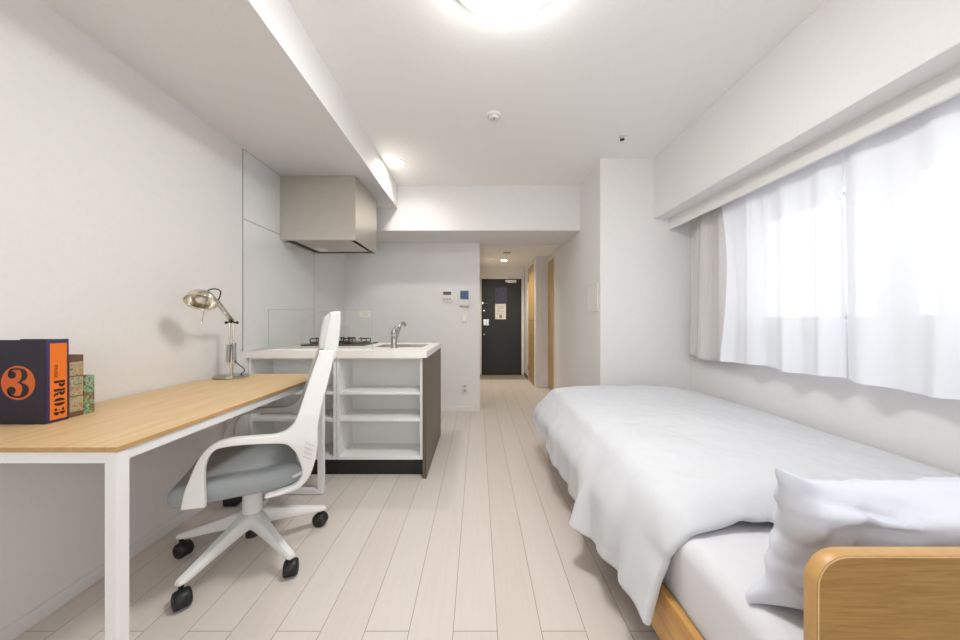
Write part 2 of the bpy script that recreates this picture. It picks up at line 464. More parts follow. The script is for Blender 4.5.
# door_2 : on the block, plane X = .91
def inner_door(name, xf, y0, y1, z1, hinge_y, handle):
    bm = B()
    box(bm, xf-.012, xf+.05, y0-.012, y0, 0, z1+.03, .002, 1); box(bm, xf-.012, xf+.05, y1, y1+.012, 0, z1+.03, .002, 1)
    box(bm, xf-.012, xf+.05, y0, y1, z1, z1+.03, .002, 1)
    d = struct(name, bm, M['plate'])
    bm = B(); box(bm, xf-.008, xf+.04, y0+.003, y1-.003, .008, z1-.003, .002, 1); finish('door_leaf', bm, M['doorwood'], d)
    return d
d2 = inner_door('door_2', .91, 5.462, 6.10, 1.99, 6.09, 1)
for z in (.22, 1.8):
    bm = B(); tube(bm, [(.9, 6.085, z-.05), (.9, 6.085, z+.05)], .011); box(bm, .90, .915, 6.05, 6.085, z-.05, z+.05); finish('hinge', bm, M['chrome'], d2)
bm = B(); tube(bm, [(.914, 5.53, 1.06), (.87, 5.53, 1.06), (.862, 5.54, 1.06), (.862, 5.64, 1.06)], .009)
lathe(bm, [(0, .01), (.022, .01), (.025, 0)], (.914, 5.53, 1.06), (-1, 0, 0), 20); finish('handle', bm, M['chrome'], d2)
d3 = inner_door('door_3', 1.117, 4.965, 5.368, 1.985, 5.37, 0)
bm = B(); box(bm, 1.113, 1.122, 5.05, 5.085, .94, 1.13, .003); finish('finger_pull', bm, M['chrome'], d3)

# ------------------------------------------------------------------ ceiling fittings
def ceiling_lamp():
    c = Vector((.11, 1.262, ZC)); r = .24
    t = thing('ceiling_light', 'large round white glowing light on the main ceiling', 'ceiling light', c)
    bm = B(); lathe(bm, [(0, 0), (r-.01, 0), (r, -.008), (r+.002, -.028), (r-.006, -.032)], c, n=64); finish('base_ring', bm, M['white_plastic'], t, True)
    prof = [(r-.006, -.027)]
    for i in range(1, 9):
        a = i/8*math.pi/2
        prof.append(((r-.006)*math.cos(a), -.030-.054*math.sin(a)))
    bm = B(); lathe(bm, prof, c, n=64); finish('diffuser', bm, M['lampglow'], t, True)
ceiling_lamp()

def downlight(x, y, z, label, power, r, spot):
    t = thing('downlight', label, 'downlight', (x, y, z))
    bm = B(); lathe(bm, [(r+.012, 0), (r+.012, -.004), (r, -.006), (r-.002, -.002)], (x, y, z), n=40); finish('trim_ring', bm, M['white_plastic'], t, True)
    bm = B(); lathe(bm, [(r-.002, -.003), (0, -.003)], (x, y, z), n=40); finish('lens', bm, M['downglow'], t)
    l = bpy.data.lights.new('downlight_lamp', 'SPOT'); l.energy = power; l.color = (1, .91, .78) if z < 2.2 else (1, .95, .88)
    l.spot_size = R(spot); l.spot_blend = 1; l.shadow_soft_size = .04
    lo = bpy.data.objects.new('downlight_lamp', l); lo.location = (0, 0, -.012); lo.parent = t; link(lo)
downlight(-.69, 2.92, ZC, 'small round downlight lit on the ceiling beside the long beam', 15, .05, 172)
downlight(.44, 5.75, 2.08, 'small round warm downlight lit in the hallway ceiling', 32, .05, 150)
c = (.106, 2.25, ZC)
t = thing('smoke_detector', 'small round white smoke detector on the main ceiling', 'smoke detector', c)
bm = B(); lathe(bm, [(0, 0), (.048, 0), (.048, -.008), (.044, -.013), (.032, -.015)], c, n=40); finish('base', bm, M['white_plastic'], t, True)
bm = B(); lathe(bm, [(.032, -.013), (.031, -.024), (.026, -.029), (0, -.030)], c, n=40); finish('sensor_cap', bm, M['plate'], t, True)
bm = B(); lathe(bm, [(.005, -.029), (.004, -.033), (0, -.034)], (c[0], c[1]-.008, c[2]), n=12); finish('indicator', bm, M['darksteel'], t)
c = (1.06, 2.5, ZC)
t = thing('sprinkler', 'tiny chrome sprinkler head on the ceiling above the bed', 'sprinkler', c)
bm = B(); lathe(bm, [(0, 0), (.026, 0), (.024, -.006), (.012, -.008), (.011, -.018), (0, -.018)], c, n=28); finish('escutcheon', bm, M['white_plastic'], t, True)
bm = B(); lathe(bm, [(0, -.03), (.017, -.03), (.017, -.033), (0, -.033)], c, n=20)
for s in (-1, 1): tube(bm, [(c[0]+s*.009, c[1], ZC-.016), (c[0]+s*.012, c[1], ZC-.031)], .003, 8)
finish('deflector', bm, M['darksteel'], t)
bm = B(); box(bm, .38, .49, 5.05, 5.15, 2.073, 2.08, .002)
t = tag(finish('ceiling_vent', bm, M['alu']), 'small grey square vent in the hallway ceiling', 'vent')

# ------------------------------------------------------------------ wall fittings on the back wall
YW = 3.97
def plate(name, label, cat, x0, x1, z0, z1, d=.012, m='plate'):
    bm = B(); box(bm, x0, x1, YW-d, YW, z0, z1, .003); return tag(finish(name, bm, M[m], None, True, 30), label, cat)
p = plate('heater_control', 'small white control panel with dark display left of the intercom', 'control panel', -.42, -.295, 1.27, 1.415, .018)
bm = B(); box(bm, -.405, -.312, YW-.0195, YW-.017, 1.358, 1.395); finish('display', bm, M['lcd'], p)
bm = B()
for i in range(3): box(bm, -.398+i*.03, -.378+i*.03, YW-.0205, YW-.017, 1.30, 1.318, .002, 1)
finish('buttons', bm, M['platemark'], p)
p = plate('intercom', 'white wall intercom with lit blue screen beside the hallway opening', 'intercom', -.212, -.102, 1.222, 1.415, .03)
bm = B(); box(bm, -.205, -.109, YW-.0325, YW-.029, 1.305, 1.405); finish('screen', bm, M['screenblue'], p)
bm = B(); box(bm, -.212, -.102, YW-.034, YW-.028, 1.222, 1.234, .002); finish('lip', bm, M['platemark'], p)
p = plate('light_switch', 'white light switch plate below the intercom', 'light switch', -.19, -.128, 1.03, 1.14)
bm = B(); box(bm, -.177, -.141, YW-.016, YW-.011, 1.055, 1.115, .002); finish('rocker', bm, M['worktop'], p)
p = plate('wall_outlet', 'white power outlet low on the wall left of the hallway', 'outlet', -.187, -.118, .21, .33)
for z in (.245, .295):
    bm = B()
    for dx in (-.012, .012): box(bm, -.1525+dx-.003, -.1525+dx+.003, YW-.0135, YW-.011, z-.011, z+.011)
    box(bm, -.1525-.012, -.1525+.012, YW-.0128, YW-.011, z-.012, z+.012); finish('socket', bm, M['platemark'], p)
bm = B()
for (a, b, c_, d_) in ((2.90, 2.912, 1.14, 1.39), (3.155, 3.167, 1.14, 1.39), (2.912, 3.155, 1.14, 1.152), (2.912, 3.155, 1.378, 1.39)): box(bm, 1.017, 1.025, a, b, c_, d_)
p = tag(finish('access_panel', bm, M['plate']), 'flat white access panel on the wall at the foot of the bed', 'access panel')
bm = B(); box(bm, 1.0205, 1.025, 2.912, 3.155, 1.152, 1.378); finish('cover', bm, M['wall'], p)

# ------------------------------------------------------------------ kitchen
CT, CB = .855, .81
bm = B()
SX0, SX1, SY0, SY1 = -.80, -.42, 2.60, 2.92
box(bm, XL+.001, SX0, 2.27, 3.15, CB, CT); box(bm, SX1, -.343, 2.27, 3.15, CB, CT)
box(bm, SX0, SX1, 2.27, SY0, CB, CT); box(bm, SX0, SX1, SY1, 3.15, CB, CT)
bmesh.ops.remove_doubles(bm, verts=bm.verts, dist=1e-5)
tag(finish('kitchen_worktop', bm, M['worktop']), 'white kitchen worktop slab across the island shelves', 'worktop')
def shelf_unit(x0, x1, label):
    t = thing('shelf_cabinet', label, 'cabinet', ((x0+x1)/2, 2.29, 0), 'open shelf cabinets under the worktop')
    y0, y1, z0, z1, th = 2.29, 2.55, .123, .808, .017
    bm = B(); box(bm, x0, x0+th, y0, y1, z0, z1); box(bm, x1-th, x1, y0, y1, z0, z1)
    box(bm, x0+th, x1-th, y0, y1, z0, z0+th+.003); box(bm, x0+th, x1-th, y0, y1, z1-.01, z1)
    finish('carcass', bm, M['laminate'], t)
    bm = B(); box(bm, x0+th, x1-th, y1-.012, y1-.001, z0+th, z1-.01); finish('back_panel', bm, M['laminate'], t)
    for z in (.38, .559):
        bm = B(); box(bm, x0+th, x1-th, y0+.004, y1-.012, z, z+.019, .001, 1); finish('shelf', bm, M['laminate'], t)
    bm = B(); box(bm, x0, x1, 2.345, 2.36, 0, z0); finish('plinth', bm, M['blackboard'], t)
    for xx in (x0+th+.03, x1-th-.03):
        pass
shelf_unit(-1.545, -.957, 'white open shelf cabinet behind the far end of the desk')
shelf_unit(-.953, -.373, 'white open shelf cabinet beside the dark brown end panel')
bm = B(); box(bm, -.371, -.346, 2.277, 3.16, 0, .808, .001, 1)
tag(finish('end_panel', bm, M['brown']), 'dark brown side panel closing the right end of the island', 'panel')
# sink
t = thing('sink', 'stainless steel sink set into the white worktop behind the faucet', 'sink', ((SX0+SX1)/2, 2.76, .70))
bm = B(); th = .004; zb = .70
box(bm, SX0, SX1, SY0, SY1, zb, zb+th); box(bm, SX0, SX0+th, SY0, SY1, zb+th, CT+.001); box(bm, SX1-th, SX1, SY0, SY1, zb+th, CT+.001)
box(bm, SX0+th, SX1-th, SY0, SY0+th, zb+th, CT+.001); box(bm, SX0+th, SX1-th, SY1-th, SY1, zb+th, CT+.001)
finish('basin', bm, M['steel'], t)
bm = B(); lathe(bm, [(0, .006), (.04, .006), (.045, 0)], (-.61, 2.76, zb+th), n=28); finish('drain', bm, M['chrome'], t, True)
# faucet
fx, fy = -.63, 2.55
t = thing('faucet', 'chrome single-lever faucet standing on the worktop', 'faucet', (fx, fy, CT))
bm = B(); lathe(bm, [(0, 0), (.026, 0), (.026, .006), (.021, .012), (.021, .10), (.023, .105), (.023, .125), (.016, .142), (0, .146)], (fx, fy, CT), n=28)
finish('body', bm, M['chrome'], t, True)
bm = B(); tube(bm, cr([(fx+.006, fy, CT+.05), (fx+.018, fy+.04, CT+.11), (fx+.028, fy+.09, CT+.170), (fx+.036, fy+.13, CT+.185), (fx+.044, fy+.16, CT+.178), (fx+.047, fy+.17, CT+.16)], 5), .0115, 14)
finish('spout', bm, M['chrome'], t, True)
bm = B(); tube(bm, cr([(fx, fy, CT+.14), (fx+.02, fy-.005, CT+.158), (fx+.05, fy+.0, CT+.162)], 5), [.009]*6+[.007]*5, 12); finish('lever', bm, M['chrome'], t, True)
# glass splash screen
gx0, gx1, gy = -1.462, -.735, 2.37
t = thing('splash_screen', 'clear glass splash screen standing on the worktop before the stove', 'splash screen', ((gx0+gx1)/2, gy, CT))
bm = B(); box(bm, gx0, gx1, gy, gy+.005, CT+.001, 1.138); finish('glass_pane', bm, M['screenglass'], t)
bm = B(); box(bm, gx1-.0005, gx1+.002, gy, gy+.005, CT, 1.138); box(bm, gx0-.002, gx0+.0005, gy, gy+.005, CT, 1.138); box(bm, gx0, gx1, gy, gy+.005, 1.137, 1.1395)
finish('polished_edge', bm, M['glassedge'], t)
bm = B(); box(bm, gx0, gx1, gy-.006, gy+.011, CT, CT+.008); finish('foot_channel', bm, M['worktop'], t)
bm = B(); box(bm, -.826, -.752, gy-.0007, gy-.0001, 1.085, 1.122); finish('caution_label', bm, M['sticker'], t)
bm = B(); 
for i in range(3): box(bm, -.815, -.765, gy-.0012, gy-.0007, 1.094+i*.009, 1.097+i*.009)
finish('label_text', bm, M['ink'], t)
# stove
t = thing('gas_stove', 'black gas stovetop with iron pan supports set on the worktop', 'stove', (-1.21, 2.9, CT))
bm = B(); box(bm, -1.43, -.915, 2.74, 3.12, CT, CT+.010, .003); finish('hob_plate', bm, M['darksteel'], t)
def burner(x, y, r):
    bm = B(); lathe(bm, [(0, .012), (.05, .012), (.05, .026), (.04, .034), (0, .034)], (x, y, CT), n=28); finish('burner', bm, M['nickel'], t, True)
    bm = B()
    tube(bm, [(x+r*math.cos(a), y+r*math.sin(a), CT+.018) for a in [2*math.pi*i/32 for i in range(32)]], .006, 8, closed=True)
    for i in range(6):
        a = math.pi/6+i*math.pi/3
        c, s = math.cos(a), math.sin(a)
        tube(bm, cr([(x+r*c, y+r*s, CT+.016), (x+r*1.04*c, y+r*1.04*s, CT+.04), (x+r*.96*c, y+r*.96*s, CT+.052), (x+r*.4*c, y+r*.4*s, CT+.05)], 4), .005, 8)
    finish('pan_support', bm, M['iron'], t, True)
burner(-1.03, 2.90, .105); burner(-1.31, 2.90, .105); burner(-1.17, 3.03, .07)
# range hood
t = thing('range_hood', 'brushed steel boxy range hood hanging under the beam', 'range hood', (-1.255, 2.94, 1.686))
x0, x1, y0, y1, z0, z1 = XL+.007, -.954, 2.65, 3.2, 1.688, 2.188
bm = B()
box(bm, x0, x1, y0, y0+.004, z0, z1); box(bm, x1-.004, x1, y0+.004, y1, z0, z1); box(bm, x0, x0+.004, y0+.004, y1, z0, z1)
box(bm, x0+.004, x1-.004, y1-.004, y1, z0, z1); box(bm, x0+.004, x1-.004, y0+.004, y1-.004, z1-.004, z1)
box(bm, x0+.004, x1-.004, y0+.004, y0+.025, z0, z0+.004)
box(bm, x1-.012, x1-.004, y0+.025, y1-.004, z0, z0+.004); box(bm, x0+.004, x0+.03, y0+.025, y1-.004, z0, z0+.004)
box(bm, x0+.03, x1-.012, y1-.012, y1-.004, z0, z0+.004)
finish('housing', bm, M['steel'], t)
bm = B(); box(bm, x0+.006, x1-.006, y0+.006, y1-.006, z0+.035, z0+.04); finish('inner_cavity', bm, M['blackboard'], t)
bm = B(); box(bm, x0+.085, x1-.05, y0+.026, y1-.085, z0+.002, z0+.008, .002, 1); finish('baffle_plate', bm, M['steel'], t)
bm = B(); box(bm, x0+.10, x0+.20, y1-.24, y1-.10, z0-.002, z0+.004, .002, 1); finish('lamp_cover', bm, M['plate'], t)

# ------------------------------------------------------------------ desk
DX0, DX1, DY0, DY1, DZ = XL+.012, -.941, .885, 2.10, .73
t = thing('desk', 'long oak-topped desk with white steel frame against the left wall', 'desk', ((DX0+DX1)/2, (DY0+DY1)/2, 0))
bm = B(); box(bm, DX0, DX1, DY0, DY1, DZ-.014, DZ, .0008, 1)
for f in bm.faces: f.material_index = 0 if f.calc_center_median().z > DZ-.0005 else 1
finish('tabletop', bm, [M['oak'], M['oakedge']], t)
bm = B(); e = .002; q = .032
zt, zl = DZ-.0145, DZ-.044
box(bm, DX0+.01, DX1-e, DY0+e+q, DY0+e+q+.0, zl, zt) if 0 else None
box(bm, DX1-e-q+.008, DX1-e-.004, DY0+e+.033, DY1-e-.033, zl, zt); box(bm, DX0+.012, DX0+.04, DY0+e+.033, DY1-e-.033, zl, zt)
box(bm, DX0+.012, DX1-e-.002, DY0+.006, DY0+.03, zl, zt); box(bm, DX0+.012, DX1-e-.002, DY1-.03, DY1-.006, zl, zt)
finish('apron', bm, M['white_metal'], t)
for (xa, xb) in ((DX1-e-q, DX1-e), (DX0+.008, DX0+.008+q)):
    for (ya, yb) in ((DY0+e, DY0+e+.034), (DY1-e-.034, DY1-e)):
        bm = B(); box(bm, xa, xb, ya, yb, .004, zt, .0015, 1); finish('leg', bm, M['white_metal'], t)
for (ya, yb) in ((DY0+e, DY0+e+.034), (DY1-e-.034, DY1-e)):
    bm = B(); box(bm, DX0+.008+q, DX1-e-q, ya, yb, .004, .034, .001, 1); finish('foot_bar', bm, M['white_metal'], t)
for xx in (DX0+.03, DX1-.02):
    for yy in (DY0+.02, DY1-.02):
        bm = B(); lathe(bm, [(0, 0), (.01, 0), (.01, .005), (0, .005)], (xx, yy, 0), n=12); finish('foot_pad', bm, M['black'], t)

# ------------------------------------------------------------------ office chair
CC = Vector((-1.035, 1.56, 0)); CD = Vector((-.903, -.43, 0)).normalized(); CS = Vector((-.43, .903, 0)).normalized()
def W(w, l, z): p = CC+CD*w+CS*l; return Vector((p.x, p.y, z))
chair = thing('office_chair', 'white high-backed swivel office chair with grey seat at the desk', 'chair', CC)
def hw(z):                                            # half width of the shell by height
    return lerp_tab([(.3, .24), (.55, .245), (.66, .232), (.80, .198), (.93, .162)], z)[0]
REAR = [(.40, -.16), (.42, -.235), (.483, -.263), (.533, -.269), (.61, -.269), (.703, -.287), (.794, -.312), (.889, -.335), (.925, -.343)]
FRONT = [(.45, -.175), (.50, -.185), (.561, -.19), (.61, -.195), (.656, -.205), (.747, -.228), (.833, -.253), (.923, -.282)]
outer = [(.183, .368), (.172, .432), (.158, .473), (.142, .519), (.121, .56), (.091, .590), (.044, .603), (-.027, .602), (-.095, .598), (-.134, .600), (-.166, .618), (-.191, .656), (-.22, .747), (-.247, .833), (-.276, .918), (-.283, .926), (-.335, .926), (-.341, .918), (-.333, .889), (-.312, .794), (-.287, .703), (-.271, .61), (-.269, .533), (-.263, .483), (-.244, .419), (-.222, .385), (-.188, .362), (-.134, .352), (-.08, .350)]
inner = [(-.08, .358), (-.134, .366), (-.18, .380), (-.203, .401), (-.212, .437), (-.192, .508), (-.17, .541), (-.145, .559), (-.068, .570), (.005, .576), (.063, .575), (.085, .566), (.10, .545), (.110, .513), (.113, .476), (.112, .42), (.111, .360)]
poly = [tuple(p)[:2] for p in cr([(a, b, 0) for a, b in outer], 4)]+[tuple(p)[:2] for p in cr([(a, b, 0) for a, b in inner], 4)]
for s in (-1, 1):
    bm = fill2d([poly], .019, .006, lambda x, y, z, s=s: W(x, s*hw(y)+s*.012+z, y), 3)
    finish('armrest', bm, M['white_plastic'], chair, True, 50)
# shell: the rear face between the side frames
rows = []
nz = 26
for i in range(nz+1):
    z = .405+(.922-.405)*i/nz
    h = hw(z)-.002; wr = lerp_tab(REAR, z)[0]
    rows.append([W(wr+.004+.022*abs(u)**3*0+.018*(1-u*u)*-.0, h*u, z) for u in [j/14*2-1 for j in range(15)]])
bm = B(); grid(bm, rows); o = finish('back_shell', bm, M['white_plastic'], chair, True, 60); mod_solid(o, .012, 0)
# five short slots in the outer flank
for i in range(4):
    z = .50+i*.018
    for s in (-1, 1):
        bm = B(); a = W(-.215-i*.003, s*(hw(z)+.0315), z); b = W(-.245-i*.003, s*(hw(z)+.0315), z-.018)
        tube(bm, [a, b], .0008, 6); finish('vent_slot', bm, M['platemark'], chair)
# back pad
rows = []
for i in range(nz+1):
    z = .44+(.915-.44)*i/nz
    h = hw(z)-.010; wf = lerp_tab(FRONT, max(z, .45))[0]+.004
    e = max(0, 1-min(i, nz-i)/2.5)
    rows.append([W(wf-.03*e*e-.012*abs(u)**6-.010*(1-u*u), h*u, z) for u in [j/14*2-1 for j in range(15)]])
bm = B(); grid(bm, rows); o = finish('back_cushion', bm, M['grey_fabric'], chair, True, 80); mod_solid(o, .022, -1)
# headrest: white shell with a grey face
def slab(name, prof, hwf, m, parent, bev):
    bm = fill2d([prof], hwf, bev, lambda x, y, z: W(x, z, y), 3); return finish(name, bm, m, parent, True, 50)
head = [tuple(p)[:2] for p in cr([(-.292, .915, 0), (-.300, .99, 0), (-.318, 1.085, 0), (-.326, 1.100, 0), (-.360, 1.103, 0), (-.369, 1.092, 0), (-.366, 1.015, 0), (-.352, .90, 0), (-.342, .878, 0), (-.318, .876, 0)], 4, True)]
hr = slab('headrest', head, .145, M['white_plastic'], chair, .012)
face = [tuple(p)[:2] for p in cr([(-.276, .935, 0), (-.280, .99, 0), (-.294, 1.06, 0), (-.308, 1.085, 0), (-.322, 1.08, 0), (-.31, 1.0, 0), (-.298, .935, 0), (-.288, .925, 0)], 4, True)]
slab('headrest_pad', face, .138, M['light_fabric'], hr, .008)
# seat cushion: a waterfall-edged pad
rows = []
nu, nv = 22, 22
def seat_pt(u, v, top):
    # u: rear(-1) .. front(1), v: side
    w = -.222+.468*(u+1)/2; 
    l = v*.238
    # rounded plan corners
    k = max(0, abs(u)-.0)**6
    l *= 1-.22*max(0, u)**5-.02*max(0, -u)**5
    edge = (1-abs(u)**(5 if u > 0 else 9))*(1-abs(v)**6)
    mid = .390 - .018*max(0, u)**2.4 + .012*max(0, -u)**2 + .014*abs(v)**3
    z = mid+(.054*edge**.28 if top else -.052*edge**.17)
    return W(w, l, z)
for top in (1, 0):
    rr = [[seat_pt(math.sin(math.pi/2*(i/nu*2-1)), math.sin(math.pi/2*(j/nv*2-1)), top) for j in range(nv+1)] for i in range(nu+1)]
    rows.append(rr)
bm = B(); grid(bm, rows[0]); grid(bm, rows[1]); bmesh.ops.remove_doubles(bm, verts=bm.verts, dist=.0006)
finish('seat', bm, M['grey_fabric'], chair, True, 180)
bm = B()
c8 = [W(.08, -.10, 0), W(.08, .10, 0), W(-.10, .11, 0), W(-.10, -.11, 0)]
vs0 = [bm.verts.new((p.x, p.y, .340)) for p in c8]; vs1 = [bm.verts.new((p.x, p.y, .372)) for p in c8]
bm.faces.new(vs0); bm.faces.new(vs1)
for i in range(4): bm.faces.new((vs0[i], vs0[(i+1) % 4], vs1[(i+1) % 4], vs1[i]))
finish('seat_plate', bm, M['black'], chair)
bm = B(); lathe(bm, [(.024, .25), (.024, .345), (0, .345)], CC, n=24); finish('gas_lift', bm, M['white_plastic'], chair, True)
bm = B(); lathe(bm, [(0, .125), (.034, .125), (.043, .15), (.040, .18), (.038, .285), (.034, .292), (0, .292)], CC, n=32); finish('column', bm, M['white_plastic'], chair, True)
bm = B(); lathe(bm, [(0, .075), (.026, .075), (.028, .126), (0, .126)], CC, n=24); finish('lower_cap', bm, M['black'], chair, True, 40)
def base_leg(a):
    d = Vector((math.cos(a), math.sin(a), 0)); n = Vector((-d.y, d.x, 0))
    bm = B(); rings = []
    for r, zt, zb, h in ((.025, .192, .128, .036), (.06, .186, .128, .032), (.12, .165, .115, .025), (.20, .138, .099, .021), (.27, .113, .085, .019), (.302, .104, .082, .018), (.318, .098, .083, .014)):
        c = CC+d*r
        pr = [(-h, zb+.006), (-h*.85, zb), (h*.85, zb), (h, zb+.006), (h*.92, zt-.010), (h*.6, zt), (-h*.6, zt), (-h*.92, zt-.010)]
        rings.append([c+n*x+Vector((0, 0, z)) for x, z in pr])
    vs = grid(bm, rings, wrap=True); bm.faces.new(vs[0]); bm.faces.new(vs[-1])
    return bm, CC+d*.304, d, n
for k in range(5):
    a = R(41+72*k)
    bm, tip, d, n = base_leg(a)
    finish('leg', bm, M['white_plastic'], chair, True, 45)
    cy = a+R((40, 15, 70, -25, 50)[k]); ax = Vector((math.cos(cy), math.sin(cy), 0)); fw = Vector((-ax.y, ax.x, 0))
    wc = Vector((tip.x, tip.y, .031))+fw*.012
    bm = B(); tube(bm, [(tip.x, tip.y, .09), (tip.x, tip.y, .06)], .009, 12)
    lathe(bm, [(0, -.006), (.030, -.006), (.030, .006), (0, .006)], wc, ax, 28)
    rr = []
    for i in range(15):
        th = R(-15+200*i/14)
        rr.append([wc+ax*q+fw*math.cos(th)*g+Vector((0, 0, math.sin(th)*g)) for q, g in ((-.026, .024), (-.025, .030), (-.019, .034), (0, .0355), (.019, .034), (.025, .030), (.026, .024))])
    grid(bm, rr)
    cst = finish('caster', bm, M['black'], chair, True, 60)
    for s in (-1, 1):
        wb = B(); lathe(wb, [(0, .007), (.017, .009), (.022, .012), (.028, .010), (.031, .005), (.031, -.005), (.028, -.008), (0, -.008)], wc+ax*s*.0155, ax*s, 32)
        finish('wheel', wb, M['black'], cst, True, 50)

bm = B(); box(bm, -1.455, -1.375, 1.93, 1.99, 0, .05, .012, 3)
tag(finish('adapter', bm, M['black'], None, True, 60), 'small black block on the floor under the desk near the wall', 'adapter')
# ------------------------------------------------------------------ desk lamp
lb = Vector((-1.432, 1.975, DZ))
t = thing('desk_lamp', 'satin nickel articulated desk lamp at the far end of the desk', 'lamp', lb)
bm = B(); lathe(bm, [(0, 0), (.088, 0), (.091, .004), (.09, .010), (.082, .014), (.03, .020), (0, .021)], lb, n=48); finish('base', bm, M['chrome'], t, True, 50)
el = lb+Vector((0, 0, .318)); sh = Vector((-1.338, 1.742, 1.158))
arm = B()
for dx, dy in ((-.013, 0), (.013, 0)):
    tube(arm, [lb+Vector((dx, dy, .075)), el+Vector((dx*.8, dy, 0))], .0055, 10)
tube(arm, [lb+Vector((0, 0, .012)), lb+Vector((0, 0, .085))], .009, 12)
tube(arm, [lb+Vector((-.022, 0, .082)), lb+Vector((.022, 0, .082))], .005, 10)
finish('lower_arm', arm, M['nickel'], t, True)
bm = B()
tube(bm, [lb+Vector((-.016, -.004, .09)), lb+Vector((-.011, -.004, .19))], .012, 14)
tube(bm, [lb+Vector((.014, .004, .09)), lb+Vector((.012, .004, .20))], .011, 14)
finish('spring_sleeve', bm, M['chrome'], t, True)
bm = B(); tube(bm, [el+Vector((-.03, 0, 0)), el+Vector((.032, 0, 0))], .005, 10)
lathe(bm, [(0, -.009), (.012, -.009), (.012, .009), (0, .009)], el+Vector((0, 0, .012)), (1, 0, 0), 20)
lathe(bm, [(0, -.005), (.008, -.005), (.008, .005), (0, .005)], el+Vector((-.03, 0, 0)), (1, 0, 0), 14); lathe(bm, [(0, -.005), (.008, -.005), (.008, .005), (0, .005)], el+Vector((.032, 0, 0)), (1, 0, 0), 14)
finish('elbow_joint', bm, M['darksteel'], t, True)
bm = B(); ua = (sh-el)
u2 = ua.normalized().cross(Vector((0, 0, 1))).normalized()
for s in (-1, 1): tube(bm, [el+Vector((0, 0, .014))+u2*s*.008, sh+u2*s*.008], .0055, 10)
tube(bm, [el-ua.normalized()*.02+Vector((0, 0, .02)), el+ua*.5], .008, 10)
tube(bm, [sh-ua.normalized()*.01, sh+ua.normalized()*.02], .010, 12)
finish('upper_arm', bm, M['nickel'], t, True)
nrm = Vector((.16, -.52, -.84)).normalized()
sc = Vector((-1.357, 1.662, 1.150))                     # centre of the shade's opening
prof = []
rim, dep = .064, .060
for i in range(15):
    a = i/14*math.pi/2
    prof.append((rim*math.cos(a)**.85, -dep*math.sin(a)))
prof[-1] = (0, -dep)
prof = [(rim+.003, .003)]+prof
bm = B(); lathe(bm, prof, sc, nrm, 48); sd = finish('lamp_shade', bm, M['nickel'], t, True, 70); mod_solid(sd, .0015, 0)
bm = B(); lathe(bm, [(.018, -dep+.006), (.018, -.045), (.02, -.04)], sc, nrm, 20); finish('socket', bm, M['white_plastic'], t, True)
bm = B(); pr = [(.012, -.045)]+[(.032*math.sin(R(x)), -.022-.032*math.cos(R(x))*-1-.032+.016) for x in range(25, 181, 15)]
pr = [(.010, -.05), (.013, -.042), (.021, -.034), (.025, -.024), (.024, -.014), (.018, -.004), (.008, .001), (0, .002)]
lathe(bm, pr, sc, nrm, 28); finish('light_bulb', bm, M['bulb'], t, True)
pin = sc+nrm*.0+Vector((.02, -.01, -.05))
bm = B(); tube(bm, [pin+Vector((.005, 0, .012)), pin+Vector((-.006, 0, -.05))], .0025, 8); lathe(bm, [(0, -.005), (.006, -.005), (.006, .005), (0, .005)], pin+Vector((-.006, 0, -.052)), n=12); finish('pull_pin', bm, M['nickel'], t, True)
bk = sc-nrm*dep
bm = B(); tube(bm, cr([bk, bk+Vector((.04, .01, .018)), bk+Vector((.07, .02, .005)), sh+Vector((.006, .0, .0))], 6), .003, 8); finish('cord', bm, M['black'], t, True)
bm = B(); tube(bm, cr([lb+Vector((.012, 0, .19)), lb+Vector((.02, 0, .10)), lb+Vector((.075, .0, .045)), lb+Vector((.058, 0, .022)), lb+Vector((.04, .02, .016))], 6), .003, 8)
finish('cord', bm, M['black'], t, True)

# ------------------------------------------------------------------ books on the desk
def arc(cx, cy, rx, ry, a0, a1, n=18): return [(cx+rx*math.cos(R(a0+(a1-a0)*i/n)), cy+ry*math.sin(R(a0+(a1-a0)*i/n))) for i in range(n+1)]
bx, y0, y1, zb, zt_ = -1.374, 1.079, 1.142, DZ, .998
t = thing('box_file_book', 'large navy book with orange spine label standing at the desk front', 'book', (-1.455, 1.11, zb))
bm = B(); box(bm, XL+.016, bx, y0, y0+.004, zb, zt_, .001, 1); finish('front_cover', bm, M['navy'], t)
bm = B(); box(bm, XL+.016, bx, y1-.004, y1, zb, zt_, .001, 1); finish('back_cover', bm, M['navy'], t)
bm = B(); box(bm, bx-.006, bx+.002, y0+.002, y1-.001, zb, zt_+.001, .002, 2); sp = finish('spine', bm, M['navyspine'], t, True, 30)
bm = B(); box(bm, XL+.02, bx-.006, y0+.004, y1-.004, zb+.004, zt_-.008); finish('page_block', bm, M['pages'], t)
bm = B(); box(bm, bx+.002, bx+.0026, 1.0895, 1.1345, .739, .986); lab = finish('spine_label', bm, M['orange'], sp); lab['label'] = 'orange spine label with black lettering'
